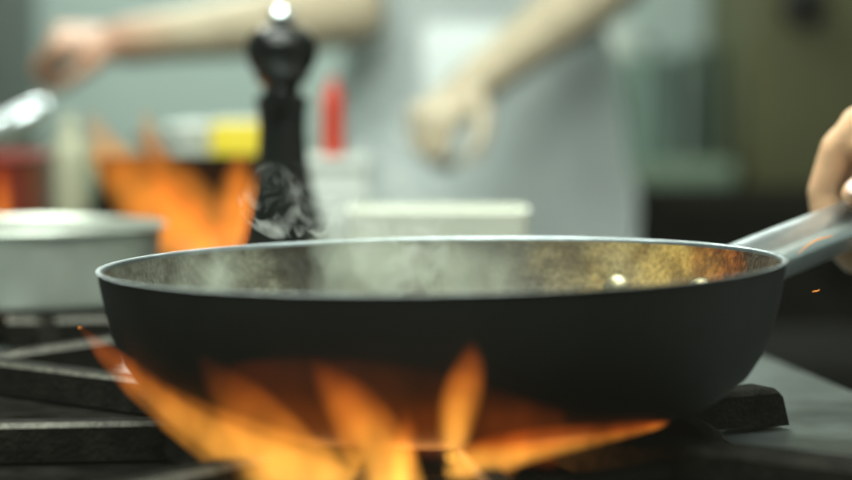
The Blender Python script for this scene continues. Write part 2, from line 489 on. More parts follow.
bar(at(8, 315, 1.27), at(122, 312, 1.28), .006, TOP + .0015, G)
grate(BURN[2][0], BURN[2][1], f8, .088, 'iron grate under the small dark pot behind the flames')
grate(BURN[3][0], BURN[3][1], f8, .088, 'iron grate under the red pot at the left edge')

# ------------------------------------------------------------------ the frying pan
RIM = 0.066
AZ = math.radians(42)
pan = thing('frying_pan', 'large black frying pan smoking over open flames, held by its steel handle', 'frying pan', (PC.x, PC.y, G + .0022))
pan.rotation_euler = (0, math.radians(-1.0), 0)
out = [(0, 0), (.100, 0), (.110, .0022), (.1225, .0075), (.1335, .0165), (.1400, .0265), (.1445, .038), (.1474, .050), (.1492, .060), (.1498, RIM - .0014)]
lip = [(.1506, RIM - .0008), (.1507, RIM - .0002), (.1501, RIM), (.1488, RIM - .0002), (.1480, RIM - .0010)]
inn = [(.1478, RIM - .0022), (.1468, .058), (.1450, .050), (.1420, .038), (.1374, .0275), (.1308, .0185), (.120, .0100), (.108, .0055), (.098, .004), (0, .004)]
prof = out + lip + inn
mi = [0] * (len(out) + 1) + [1] * (len(lip) - 1) + [2] * (len(inn) - 1)
# smoother profile on the outside
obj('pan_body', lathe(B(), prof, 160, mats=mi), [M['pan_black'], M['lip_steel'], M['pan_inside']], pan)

ZR = G + RIM
uh = Vector((math.cos(AZ), math.sin(AZ), 0))          # outwards along the handle
vh = Vector((-math.sin(AZ), math.cos(AZ), 0))         # across, away from the camera
# handle line in the pan's frame: (radius from centre, height)
hl = [(.1482, .0385), (.157, .0395), (.172, .0420), (.195, .0462), (.225, .0516), (.255, .0570), (.285, .0624), (.33, .0702), (.37, .0772), (.40, .083)]
hw = [(.030, .0030), (.026, .0075), (.0195, .0115), (.0155, .0135), (.0145, .0140), (.0140, .0140), (.0138, .0138), (.0136, .0134), (.0132, .0120), (.0105, .0085)]
pts = catmull([a + b for a, b in zip(hl, hw)], 8)
bm = B(); sweep(bm, [(uh * r + Vector((0, 0, z)), a, b) for r, z, a, b in pts], 32, power=1.45)
hnd = obj('handle', bm, M['steel_handle'], pan); hnd['label'] = 'tubular brushed steel handle rising to the right'
bm = B()
for k in range(-8, 9):
    pass
# riveted bracket following the wall outside
rings = []
for k in range(-10, 11):
    a = AZ + math.radians(k * 1.35)
    e = 1 - (abs(k) / 10) ** 2.2 * .55
    row = []
    for rr, z in ((.1455, .043 - .011 * e), (.1482, .043 - .011 * e), (.1510, .043 + .010 * e), (.1478, .043 + .010 * e)):
        row.append(bm.verts.new((rr * math.cos(a), rr * math.sin(a), z)))
    rings.append(row)
for A, C in zip(rings[:-1], rings[1:]):
    for i in range(4): bm.faces.new((A[i], A[(i + 1) % 4], C[(i + 1) % 4], C[i]))
bm.faces.new(rings[0][::-1]); bm.faces.new(rings[-1])
obj('handle_bracket', bm, M['steel_dull'], pan)
for adeg, z in ((52, .0412), (30, .0425)):
    a = math.radians(adeg)
    bm = B(); lathe(bm, [(0, .0046), (.0035, .0041), (.0062, .0027), (.0075, .0004), (.0075, -.003), (0, -.003)], 24)
    rv = obj('rivet', bm, M['rivet'], pan)
    rv.location = (.1420 * math.cos(a), .1420 * math.sin(a), z)
    q = Vector((-math.cos(a), -math.sin(a), .28)).to_track_quat('Z', 'Y'); rv.rotation_mode = 'QUATERNION'; rv.rotation_quaternion = q
    rv['label'] = 'domed steel rivet on the inner wall'

PAN_M = Matrix.Translation(pan.location) @ pan.rotation_euler.to_matrix().to_4x4()
def H(r):
    """point on the handle's axis, world"""
    q = min(range(len(pts)), key=lambda i: abs(pts[i][0] - r))
    i = max(0, min(len(pts) - 2, q if pts[q][0] <= r else q - 1))
    f = (r - pts[i][0]) / (pts[i + 1][0] - pts[i][0])
    z = pts[i][1] + f * (pts[i + 1][1] - pts[i][1])
    return PAN_M @ (uh * r + Vector((0, 0, z)))

# ------------------------------------------------------------------ steam
def steam_mat():
    m = bpy.data.materials.new('steam'); m.use_nodes = True
    nt = m.node_tree; nt.nodes.clear(); N = nt.nodes; L = nt.links
    tc = N.new('ShaderNodeTexCoord')
    def noise(scale, loc, stretch=(1, 1, 1), detail=3, dist=0.0):
        mp = N.new('ShaderNodeMapping'); mp.inputs['Scale'].default_value = stretch; mp.inputs['Location'].default_value = loc
        L.new(tc.outputs['Object'], mp.inputs['Vector'])
        n = N.new('ShaderNodeTexNoise'); n.inputs['Scale'].default_value = scale; n.inputs['Detail'].default_value = detail
        n.inputs['Distortion'].default_value = dist
        L.new(mp.outputs[0], n.inputs['Vector']); return n.outputs['Fac']
    def mrange(src, a, b, c, d, smooth=True):
        r = N.new('ShaderNodeMapRange'); r.interpolation_type = 'SMOOTHSTEP' if smooth else 'LINEAR'
        for k, v in zip(('From Min', 'From Max', 'To Min', 'To Max'), (a, b, c, d)): r.inputs[k].default_value = v
        L.new(src, r.inputs['Value']); return r.outputs[0]
    def mul(a, b):
        n = N.new('ShaderNodeMath'); n.operation = 'MULTIPLY'
        for i, x in enumerate((a, b)):
            if isinstance(x, (int, float)): n.inputs[i].default_value = x
            else: L.new(x, n.inputs[i])
        return n.outputs[0]
    sx = N.new('ShaderNodeSeparateXYZ'); L.new(tc.outputs['Object'], sx.inputs[0])
    nz = noise(30, (.3, .1, .55), (1, .5, .8), 3, .8)
    d = mrange(nz, .44, .58, 0.0, 1)
    d = mul(d, mrange(sx.outputs['X'], -.035, .055, 1, .05))       # thins out to the right
    d = mul(d, mrange(sx.outputs['X'], -.135, -.10, 0, 1))
    d = mul(d, mrange(sx.outputs['Y'], .015, .04, 0, 1)); d = mul(d, mrange(sx.outputs['Y'], .085, .12, 1, .1))
    ab = N.new('ShaderNodeMath'); ab.operation = 'ADD'; L.new(sx.outputs['X'], ab.inputs[0]); ab.inputs[1].default_value = .080
    ab2 = N.new('ShaderNodeMath'); ab2.operation = 'ABSOLUTE'; L.new(ab.outputs[0], ab2.inputs[0])
    d = mul(d, mrange(ab2.outputs[0], .010, .026, .10, 1))      # a clear pocket on the left
    d = mul(d, mrange(sx.outputs['Z'], .050, .078, 1, .02))     # heavy inside the pan, only wisps above
    pv = N.new('ShaderNodeVolumePrincipled')
    pv.inputs['Color'].default_value = (.58, .63, .53, 1)
    pv.inputs['Anisotropy'].default_value = .2
    L.new(mul(d, 30.0), pv.inputs['Density'])
    o = N.new('ShaderNodeOutputMaterial'); L.new(pv.outputs[0], o.inputs['Volume'])
    return m
bm = B()
lathe(bm, [(0, .012), (.10, .012), (.122, .022), (.132, .036), (.1375, .050), (.138, .060), (.128, .085), (.09, .105), (0, .115)], 48)
st = obj('steam', bm, steam_mat()); st.location = (PC.x, PC.y, G + .0022)
tag(st, 'pale steam drifting inside the black frying pan', 'steam', kind='stuff')

# wisps rising over the far rim, in front of the mill
def wisp_mat(scale, lo, hi, dens, ztop):
    m = bpy.data.materials.new('steam_wisp'); m.use_nodes = True
    nt = m.node_tree; nt.nodes.clear(); N = nt.nodes; L = nt.links
    tc = N.new('ShaderNodeTexCoord')
    n = N.new('ShaderNodeTexNoise'); n.inputs['Scale'].default_value = scale; n.inputs['Detail'].default_value = 2; n.inputs['Distortion'].default_value = 1.6
    L.new(tc.outputs['Object'], n.inputs['Vector'])
    r = N.new('ShaderNodeMapRange'); r.interpolation_type = 'SMOOTHSTEP'
    for k, v in zip(('From Min', 'From Max', 'To Min', 'To Max'), (lo, hi, 0, dens)): r.inputs[k].default_value = v
    L.new(n.outputs['Fac'], r.inputs['Value'])
    sx = N.new('ShaderNodeSeparateXYZ'); L.new(tc.outputs['Object'], sx.inputs[0])
    f = N.new('ShaderNodeMapRange'); f.inputs['From Min'].default_value = 0; f.inputs['From Max'].default_value = ztop; f.inputs['To Min'].default_value = 1; f.inputs['To Max'].default_value = .0
    L.new(sx.outputs['Z'], f.inputs['Value'])
    mu = N.new('ShaderNodeMath'); mu.operation = 'MULTIPLY'; L.new(r.outputs[0], mu.inputs[0]); L.new(f.outputs[0], mu.inputs[1])
    pv = N.new('ShaderNodeVolumePrincipled'); pv.inputs['Color'].default_value = (.95, .98, .94, 1)
    L.new(mu.outputs[0], pv.inputs['Density'])
    o = N.new('ShaderNodeOutputMaterial'); L.new(pv.outputs[0], o.inputs['Volume'])
    return m
p0 = at(298, 240, .985)
w1 = obj('steam', ball(B(), (0, 0, .0205), 1.0, (.030, .012, .022)), wisp_mat(52, .50, .64, 62, .040)); w1.location = p0
tag(w1, 'thin curling wisps of steam rising in front of the pepper mill', 'steam', kind='stuff')
p0 = at(400, 240, .985)
w2 = obj('steam', ball(B(), (0, 0, .018), 1.0, (.028, .018, .06)), wisp_mat(40, .46, .64, 18, .075)); w2.location = p0
tag(w2, 'faint steam rising in front of the white dish', 'steam', kind='stuff')

# ------------------------------------------------------------------ flames
ORANGE = (1.0, .235, .022); YEL = (1.0, .47, .075); DEEP = (1.0, .16, .012); BLUE = (.55, .38, .55)
def flame(path, label, group, strength, seed, flat=.7, core=True, top=None, lo=.35, soot=0.0):
    """path: (px, py, Y, half width in pixels); the gas tongue as a closed volume following the path"""
    q = catmull([tuple(at(x, y, Y)) + (w * Y / FPX,) for x, y, Y, w in path], 8)
    zs = [p[2] for p in q]; z0, z1 = min(zs), max(zs)
    wm = max(p[3] for p in q)
    k = 1.0 / (2 * wm * flat)           # so that the brightest line of sight comes to about the strength
    def build(f, nm, mt, par=None):
        bm = B()
        n = len(q)
        # side is kept across the line of travel, the thin direction runs away from the viewer's side of the pan
        rows = []
        for i, p in enumerate(q):
            tpar = i / (n - 1)
            r = p[3] * f * (1 if f == 1 else (1 - tpar ** 3 * .5))
            wob = 1 + .10 * math.sin(i * .9 + seed * 3)
            rows.append((Vector(p[:3]), r * wob * flat, r))
        sweep(bm, rows, 16, up=Vector((0, 1, 0)).cross(Vector((0, 0, 1))) if abs(q[-1][2] - q[0][2]) > abs(q[-1][0] - q[0][0]) else Vector((0, 0, 1)))
        return obj(nm, bm, mt, par)
    stops = [(0.0, YEL, 1.0), (.35, (1.0, .36, .04), 1.0), (.7, ORANGE, .75), (1.0, DEEP, .22)] if top is None else top
    m1 = flame_mat('flame_gas', z0, z1, strength * k * .8, stops, seed, lo=lo, soot=soot * k)
    o = build(1.0, 'flame', m1)
    tag(o, label, 'flame', group)
    if core:
        m2 = flame_mat('flame_core_gas', z0, z1, strength * k * 1.0, [(0, YEL, 1.1), (.5, (1.0, .40, .05), .9), (.85, ORANGE, .3), (1.0, DEEP, .0)], seed + 5, lo=lo)
        build(.62, 'flame_core', m2, o)
    return o
FG = 'flames licking round the frying pan'
flame([(345, 500, .76, 52), (270, 466, .765, 42), (200, 428, .785, 29), (148, 390, .81, 21), (110, 358, .825, 13), (80, 328, .84, 3)], 'long flame sweeping up left past the side of the frying pan', FG, 1.0, 1.0, top=[(0, YEL, 1), (.35, (1.0, .38, .045), 1.0), (.7, ORANGE, .95), (1.0, DEEP, .7)])
flame([(330, 488, .755, 30), (285, 450, .745, 34), (245, 410, .74, 30), (215, 375, .74, 14), (200, 355, .74, 3)], 'dim broad flame fanning over the pan left of centre', FG, .6, 2.0, core=False)
flame([(396, 496, .75, 34), (380, 454, .735, 34), (355, 412, .73, 29), (330, 382, .728, 17), (312, 360, .728, 5)], 'leaning flame over the middle of the pan, left of the upright flame', FG, .85, 3.0)
flame([(400, 490, .755, 11), (403, 458, .74, 14), (406, 430, .735, 11), (404, 408, .733, 3)], 'short stubby flame left of the upright flame', FG, .45, 4.0)
flame([(452, 458, .748, 9), (455, 428, .735, 18), (462, 395, .729, 21), (470, 365, .727, 15), (472, 342, .727, 3)], 'upright pointed flame near the middle of the pan', FG, .75, 5.0)
flame([(446, 474, .75, 9), (478, 461, .75, 20), (530, 446, .755, 18), (590, 435, .77, 13), (636, 427, .785, 9), (662, 423, .80, 5), (670, 421, .803, 1)], 'long flat flame stretching right beneath the pan', FG, 1.0, 6.0,
      top=[(0, YEL, 1), (.6, (1, .40, .05), 1), (.9, ORANGE, .8), (1, DEEP, .45)])
flame([(470, 495, .76, 16), (490, 472, .76, 20), (512, 458, .765, 16), (535, 448, .775, 4)], 'short flame under the right half of the pan', FG, .25, 7.0)
flame([(228, 495, .77, 8), (224, 478, .77, 8), (222, 462, .77, 3)], 'tiny flame at the bottom edge left of the big flames', FG, .5, 8.0, core=False)
flame([(560, 440, .745, 30), (480, 425, .74, 40), (400, 410, .735, 46), (300, 400, .74, 44), (230, 385, .76, 24)], 'faint orange haze of fire spread low across the pan', FG, .16, 9.0, core=False,
      top=[(0, DEEP, 1), (.5, DEEP, .9), (1, DEEP, .4)])
BG = 'flames round the small dark pot'
BT = [(0.0, (1, .50, .12), 1.0), (.4, (1.0, .42, .07), 1.0), (.75, (1, .36, .05), 1.3), (1.0, (1, .28, .03), 1.2)]
flame([(205, 262, 1.56, 36), (170, 226, 1.55, 38), (138, 193, 1.55, 31), (113, 163, 1.55, 23), (100, 138, 1.55, 16), (90, 110, 1.55, 4)], 'blurred tall flame bending left behind the saucepan', BG, .92, 11.0, top=BT, soot=1.6)
flame([(215, 262, 1.58, 30), (205, 225, 1.57, 30), (180, 192, 1.57, 26), (158, 165, 1.57, 19), (149, 140, 1.57, 13), (145, 108, 1.57, 4)], 'blurred flame with thin tip in front of the dark pot', BG, .62, 12.0, top=BT, soot=1.4)
flame([(244, 264, 1.55, 20), (239, 228, 1.55, 23), (236, 198, 1.55, 19), (238, 176, 1.55, 14), (241, 150, 1.55, 3)], 'blurred flame just left of the pepper mill', BG, .88, 13.0, top=BT, soot=1.4)
flame([(2, 290, 1.60, 6), (2, 250, 1.60, 9), (2, 222, 1.60, 9), (3, 196, 1.60, 9), (2, 174, 1.60, 6), (6, 156, 1.60, 2)], 'small blurred flame at the left edge under the red pot', BG, .7, 14.0)

# embers hanging in the air
def ember(pts_, r, label):
    q = catmull([tuple(p) for p in pts_], 5); n = len(q)
    bm = B(); sweep(bm, [(Vector(p), r * (.25 + .75 * math.sin(PI * (i + .3) / n)), r * (.25 + .75 * math.sin(PI * (i + .3) / n))) for i, p in enumerate(q)], 8)
    return tag(obj('ember', bm, M['ember']), label, 'ember', 'glowing embers by the pan handle')
ember([at(798, 254, .99), at(808, 245, .99), at(819, 239, .99), at(833, 236, .99)], .0003, 'thin curved glowing ember in front of the steel handle')
ember([at(812, 292, .95), at(815, 291, .95), at(817, 291, .952), at(820, 289.5, .95)], .00024, 'tiny orange ember floating below the steel handle')

# ------------------------------------------------------------------ things on the stove behind the pan
def vessel(bm, r, h, th, base_r=None, lip=.004, mats=(0, 0)):
    b = base_r or r * .96
    pr = [(0, 0), (b - .008, 0), (b, .004), (r, h - lip), (r + lip, h - .001), (r + lip * .6, h + .001), (r - th, h - .003), (b - th, .008), (b - .014, th + .002), (0, th + .002)]
    return lathe(bm, pr, 72)
# steel saucepan
sp = thing('saucepan', 'shallow blurred steel saucepan on the grate left of the black pan', 'saucepan', (-.268, 1.36, G + .0005))
obj('saucepan_body', vessel(B(), .088, .053, .002), M['pot_steel'], sp)
bm = B(); q = catmull([(-.086, -.02, .040, .010, .002), (-.11, -.03, .046, .009, .003), (-.16, -.05, .054, .010, .004), (-.22, -.075, .056, .011, .004), (-.25, -.085, .056, .006, .003)], 6)
sweep(bm, [(Vector(p[:3]), p[3], p[4]) for p in q], 16)
obj('handle', bm, M['steel_dull'], sp)
# dark pot behind the flames
dp = thing('cooking_pot', 'small dark pot behind the tall blurred flames', 'pot', (-.19, 1.68, G + .0005))
obj('pot_body', vessel(B(), .082, .087, .003), M['charcoal'], dp)
bm = B(); q = catmull([(-.03, .078, .07, .010, .003), (-.04, .10, .075, .009, .004), (-.06, .17, .09, .010, .005), (-.08, .24, .10, .008, .004)], 6)
sweep(bm, [(Vector(p[:3]), p[3], p[4]) for p in q], 16); obj('handle', bm, M['black'], dp)
# red pot with a long steel handle
rp = thing('cooking_pot', 'red pot with raised steel handle at the left edge', 'pot', (-.478, 1.76, G + .0005))
obj('pot_body', vessel(B(), .148, .088, .003), M['red_pot'], rp)
bm = B()
a0 = at(-30, 146, 1.89) - rp.location; a1 = at(5, 128, 1.93) - rp.location; a2 = at(34, 113, 1.95) - rp.location; a3 = at(46, 107, 1.96) - rp.location
q = catmull([(.05, .139, .075, .012, .006), tuple(a0) + (.013, .010), tuple(a1) + (.013, .013), tuple(a2) + (.013, .012), tuple(a3) + (.008, .008)], 6)
sweep(bm, [(Vector(p[:3]), p[3], p[4]) for p in q], 18)
h2 = obj('handle', bm, M['steel_handle'], rp); h2['label'] = 'bright steel handle slanting up to the right'

# pepper mill (turned, lacquered black)
pm = thing('pepper_mill', 'tall turned glossy black pepper mill behind the pan', 'pepper mill', at(283, 312, 1.45) * 0 + Vector((-.1035, 1.45, TOP + .0005)))
k = 1.45 / FPX
def zz(py): return CAMZ - (py - 94) * k / 1.0 - TOP
def rr(px): return px * k
body = [(0, 0), (.036, 0), (.038, .004), (.038, .012), (.034, .022), (.0355, .034), (rr(40), zz(226)), (rr(35), zz(205)), (rr(29), zz(182)), (rr(25), zz(155)), (rr(23.5), zz(130)), (rr(25), zz(108)), (rr(27), zz(103)), (rr(26), zz(98)), (rr(19), zz(93)), (rr(18), zz(90)), (0, zz(90))]
obj('mill_body', lathe(B(), body, 56), M['mill'], pm)
head = [(0, zz(90)), (rr(18), zz(90)), (rr(19), zz(86)), (rr(26), zz(82)), (rr(27), zz(79)), (rr(26), zz(76)), (rr(33), zz(66)), (rr(36.5), zz(54)), (rr(36), zz(44)), (rr(31), zz(35)), (rr(22), zz(29)), (rr(15), zz(26.5)), (0, zz(26.5))]
obj('mill_head', lathe(B(), head, 56), M['mill'], pm)
obj('mill_nut', lathe(B(), [(0, zz(27)), (rr(9), zz(27)), (rr(10), zz(24)), (rr(13), zz(20)), (rr(13), zz(15)), (rr(8), zz(9)), (0, zz(8))], 32), M['steel_handle'], pm)

# white dish
wd = thing('serving_dish', 'white rectangular dish behind the far rim of the pan', 'dish', (.0085, 1.40, TOP + .0005))
hd = at(437, 212, 1.358).z - TOP
def rrect(bm, a, b, c, z, n=6):
    out_ = []
    for cx_, cy_, a0 in ((a - c, b - c, 0), (-a + c, b - c, 90), (-a + c, -b + c, 180), (a - c, -b + c, 270)):
        for k_ in range(n + 1):
            t_ = math.radians(a0 + 90 * k_ / n); out_.append(bm.verts.new((cx_ + c * math.cos(t_), cy_ + c * math.sin(t_), z)))
    return out_
bm = B()
rows = [rrect(bm, .060, .038, .009, 0), rrect(bm, .063, .041, .0115, .003), rrect(bm, .0625, .0405, .011, hd - .003), rrect(bm, .0630, .041, .0115, hd - .001), rrect(bm, .0622, .0402, .011, hd),
        rrect(bm, .0600, .038, .010, hd), rrect(bm, .0590, .037, .009, hd - .005), rrect(bm, .0575, .0355, .008, .008)]
bm.faces.new(rows[0][::-1]); bm.faces.new(rows[-1])
for A, C in zip(rows[:-1], rows[1:]):
    n = len(A)
    for i in range(n): bm.faces.new((A[i], A[(i + 1) % n], C[(i + 1) % n], C[i]))
obj('dish_body', bm, M['ceramic'], wd)

# rear of the island: cartons and bottles
def island_z(): return TOP + .0005
yc = thing('carton', 'yellow carton left of the black pepper mill', 'carton', (at(239, 140, 1.93).x, 1.93, island_z()))
hw_ = 25 * 1.93 / FPX; hz = CAMZ - (123 - 94) * 1.93 / FPX - island_z()
obj('carton_body', box(B(), (-hw_, -.03, 0), (hw_, .03, hz), .002), M['yellow'], yc)
bm = B(); box(bm, (-hw_ * .98, -.012, hz - .001), (hw_ * .98, .012, hz + .004), .001); obj('carton_flap', bm, M['white_plastic'], yc)

tub = thing('plastic_tub', 'white plastic tub beside the yellow carton', 'tub', (at(192, 140, 2.0).x, 2.02, island_z()))
obj('tub_body', vessel(B(), .030, CAMZ - (128 - 94) * 2.0 / FPX - island_z(), .002, .027), M['white_plastic'], tub)
obj('tub_lid', lathe(B(), [(0, .143), (.034, .138), (.0345, .131), (.031, .131), (.031, .137), (0, .139)], 48), M['white_plastic'], tub)
tub.children[1].location.z = (CAMZ - (128 - 94) * 2.0 / FPX - island_z()) - .136

def bottle(x, y, z, r, h, nozzle, m_body, m_cap, name, label, cat):
    t = thing(name, label, cat, (x, y, z))
    obj('bottle_body', lathe(B(), [(0, 0), (r * .92, 0), (r, .004), (r, h * .70), (r * .92, h * .78), (r * .55, h * .84), (r * .5, h * .86), (0, h * .86)], 40), m_body, t)
    obj('bottle_cap', lathe(B(), [(0, h * .855), (r * .62, h * .855), (r * .62, h * .90), (r * .3, h * .92), (r * .16, h), (0, h)], 32), m_cap, t)
    return t
p = at(70, 140, 1.98)
bottle(p.x, 1.98, island_z(), 19 * 1.98 / FPX, at(70, 112, 1.98).z - island_z(), 1, M['cream'], M['cream'], 'squeeze_bottle', 'cream squeeze bottle near the left edge behind the pots', 'bottle')
p = at(333, 150, 1.88)
zb = CAMZ - (156 - 94) * 1.88 / FPX
sb = thing('storage_box', 'pale plastic box under the red bottle beside the pepper mill', 'box', (p.x + .004, 1.88, island_z()))
obj('box_body', box(B(), (-.030, -.035, 0), (.030, .035, zb - .012 - island_z()), .004), M['white_plastic'], sb)
obj('box_lid', box(B(), (-.032, -.037, zb - .0125 - island_z()), (.032, .037, zb - .0005 - island_z()), .003), M['white_plastic'], sb)
bottle(p.x, 1.88, zb, 11 * 1.88 / FPX, (156 - 76) * 1.88 / FPX, 1, M['red'], M['red'], 'sauce_bottle', 'slim red bottle standing between pepper mill and apron', 'bottle')

# ------------------------------------------------------------------ far kitchen
bc = thing('work_counter', 'pale green steel counter against the back wall', 'counter', (0, 0, 0))
obj('counter_top', box(B(), (-1.9, 3.9, .86), (.60, 4.66, .925), .004), M['counter_green'], bc)
obj('counter_shade', box(B(), (-1.88, 3.98, .10), (.58, 4.64, .86)), M['charcoal'], bc, False)  # solid charcoal block standing in for the open shadow under the counter
for x in (-1.8, -.65, .5):
    for y in (4.02, 4.58): obj('leg', lathe(B(), [(0, 0), (.025, 0), (.025, .10), (0, .10)], 16, (x, y, 0)), M['steel_dull'], bc)
sc_ = thing('stock_pot', 'tall teal grey steel pot on the back counter right of the cook', 'pot', (at(652, 100, 4.05).x, 4.06, .9255))
hp = CAMZ - (58 - 94) * 4.05 / FPX - .925
obj('pot_body', vessel(B(), 31 * 4.05 / FPX, hp, .003, 30 * 4.05 / FPX), M['teal_steel'], sc_)
obj('pot_lid', lathe(B(), [(0, hp + .012), (.03, hp + .011), (.062, hp + .002), (.066, hp - .004), (.060, hp - .004), (.058, hp + .001), (0, hp + .007)], 48), M['teal_steel'], sc_)
obj('lid_knob', lathe(B(), [(0, hp + .010), (.008, hp + .010), (.008, hp + .02), (.014, hp + .026), (.010, hp + .032), (0, hp + .033)], 24), M['black'], sc_)
dc = thing('canister', 'dark green canister between the stock pot and the olive cabinet', 'canister', (at(712, 100, 4.1).x - .012, 4.1, .9255))
hp2 = CAMZ - (52 - 94) * 4.1 / FPX - .925
obj('canister_body', vessel(B(), .040, hp2, .003, .040), M['dark_green'], dc)
obj('canister_lid', lathe(B(), [(0, hp2 + .014), (.038, hp2 + .012), (.0455, hp2 + .004), (.0455, hp2 - .012), (.0445, hp2 - .012), (.0445, hp2 + .002), (0, hp2 + .006)], 40), M['dark_green'], dc)

p = at(615, 120, 4.0)
bottle(p.x, 3.96, .9255, 7.5 * 4.02 / FPX, at(620, 78, 4.02).z - .9255, 1, M['brown'], M['brown'], 'bottle', 'dark brown bottle on the back counter between apron and tall pot', 'bottle')
fx0 = .645
fr = thing('tall_cabinet', 'tall olive brown cabinet with round dark lock at the right', 'cabinet', (0, 0, 0))
obj('cabinet_body', box(B(), (fx0, 3.92, .08), (fx0 + 1.1, 4.66, 2.05), .006), M['cabinet_olive'], fr)
for k in range(2):
    x0 = fx0 + .01 + k * .545
    d_ = obj('cabinet_door', box(B(), (x0, 3.895, .12), (x0 + .535, 3.918, 2.03), .006), M['cabinet_olive'], fr)
    obj('handle', box(B(), (x0 + (.49 if k == 0 else .02), 3.865, .75), (x0 + (.515 if k == 0 else .045), 3.894, 1.05), .006), M['charcoal'], d_)
pk = at(806, 4, 3.88)
bm = B(); lathe(bm, [(0, .022), (.034, .021), (.044, .012), (.046, 0), (0, 0)], 40)
lk = obj('lock', bm, M['black'], fr); lk.location = (pk.x, 3.894, pk.z); lk.rotation_euler = (PI / 2, 0, 0)
for x in (fx0 + .06, fx0 + 1.04):
    for y in (3.98, 4.6): obj('foot', lathe(B(), [(0, 0), (.03, 0), (.03, .08), (0, .08)], 16, (x, y, 0)), M['black'], fr)

ov = thing('oven', 'low black oven in shadow at the right behind the pan', 'oven', (0, 0, 0))
ox0 = .335
obj('oven_body', box(B(), (ox0, 2.62, .08), (ox0 + 1.0, 3.3, .912), .008), M['charcoal'], ov)
d_ = obj('oven_door', box(B(), (ox0 + .04, 2.595, .16), (ox0 + .96, 2.62, .76), .008), M['black'], ov)
bm = B(); tube(bm, [(ox0 + .12, 2.595, .70), (ox0 + .12, 2.56, .70), (ox0 + .5, 2.555, .70), (ox0 + .88, 2.56, .70), (ox0 + .88, 2.595, .70)], .009)
obj('handle', bm, M['charcoal'], d_)
for k in range(4):
    kb = obj('control_knob', lathe(B(), [(0, 0), (.022, 0), (.022, .012), (.016, .03), (0, .031)], 24), M['charcoal'], ov)
    kb.location = (ox0 + .2 + .2 * k, 2.62, .85); kb.rotation_euler = (PI / 2, 0, 0)
for x in (ox0 + .06, ox0 + .94):
    for y in (2.68, 3.24): obj('foot', lathe(B(), [(0, 0), (.025, 0), (.025, .08), (0, .08)], 16, (x, y, 0)), M['black'], ov)

gc = thing('tall_locker', 'tall dark grey locker at the left behind the cook', 'locker', (0, 0, 0))
lx = at(40, 40, 3.85).x
obj('locker_body', box(B(), (lx - .7, 3.30, .06), (lx, 3.85, 1.95), .006), M['cabinet_grey'], gc)
for k in range(2):
    x0 = lx - .69 + .345 * k
    d_ = obj('locker_door', box(B(), (x0, 3.275, .10), (x0 + .335, 3.299, 1.92), .005), M['cabinet_grey'], gc)
    obj('handle', box(B(), (x0 + .29, 3.255, 1.0), (x0 + .31, 3.275, 1.16), .004), M['charcoal'], d_)
for x in (lx - .65, lx - .05):
    for y in (3.35, 3.8): obj('foot', lathe(B(), [(0, 0), (.025, 0), (.025, .06), (0, .06)], 16, (x, y, 0)), M['black'], gc)

ws = thing('wall_switch', 'pale square switch plate on the back wall right of the cook', 'switch', (at(618, 47, 4.69).x, Y1 - .0005, at(618, 47, 4.69).z))
obj('switch_plate', box(B(), (-.045, -.012, -.045), (.045, 0, .045), .004), M['white_plastic'], ws)
obj('switch_rocker', box(B(), (-.018, -.018, -.026), (.018, -.011, .026), .003), M['white_plastic'], ws)

# ------------------------------------------------------------------ people
def perp(v, n): return (v - n * v.dot(n)).normalized()

def add_hand(bm, wrist, d, up, thumb_side, curl=1.0, size=1.0):
    """relaxed half closed hand: d towards the fingers, up = back of the hand, thumb_side = +1/-1 along up x d"""
    d = d.normalized(); up = perp(up, d); s = up.cross(d).normalized() * thumb_side
    k = size
    for off, r in ((-.028, .0125), (-.010, .0135), (.010, .0135), (.027, .0125)):
        cone(bm, wrist + d * .008 * k + s * off * .6 * k, .016 * k, wrist + d * .088 * k + s * off * k, r * k)
    L_ = [(.027, .044, .026, .021, .0095), (.009, .048, .030, .023, .0098), (-.010, .044, .028, .022, .0092), (-.028, .034, .021, .018, .0082)]
    for i, (off, a, b_, c, r) in enumerate(L_):
        p = wrist + d * .088 * k + s * off * k
        ang = 0; pts_ = [(p, r * 1.15 * k)]
        for j, (ln, da) in enumerate(((a, .55 + .06 * i), (b_, .85), (c, .55))):
            ang += da * curl
            p = p + (d * math.cos(ang) - up * math.sin(ang)) * ln * k
            pts_.append((p, r * (1 - .09 * (j + 1)) * k))
        chain(bm, pts_)
    t0 = wrist + d * .022 * k + s * .022 * k
    t1 = t0 + (d * .55 + s * .65 - up * .35).normalized() * .040 * k
    t2 = t1 + (d * .80 + s * .18 - up * .50).normalized() * .032 * k
    t3 = t2 + (d * .75 - s * .15 - up * .55).normalized() * .024 * k
    chain(bm, [(t0, .0155 * k), (t1, .0125 * k), (t2, .0108 * k), (t3, .0085 * k)])

def add_head(bm, c, f, up):
    """c head centre, f facing direction"""
    s = f.cross(up).normalized(); R3 = Matrix((s, f, up)).transposed()
    ball(bm, c + up * .018, .088, (.86, 1.08, 1.0), R3)                   # skull
    ball(bm, c + f * .018 - up * .045, .070, (.86, 1.0, 1.02), R3)        # jaw
    ball(bm, c + f * .060 - up * .088, .024, (1.1, .9, .8), R3)           # chin
    cone(bm, c + f * .088 + up * .012, .009, c + f * .108 - up * .026, .0125)   # nose
    ball(bm, c + f * .104 - up * .030, .012, (1.4, .8, .7), R3)
    ball(bm, c + f * .080 + up * .030, .030, (1.7, .6, .42), R3)          # brow
    for sg in (-1, 1):
        ball(bm, c + s * sg * .079 - up * .008 - f * .008, .030, (.28, .60, 1.0), R3)   # ears
        ball(bm, c + s * sg * .042 + f * .062 - up * .022, .024, (1, .8, .9), R3)       # cheeks

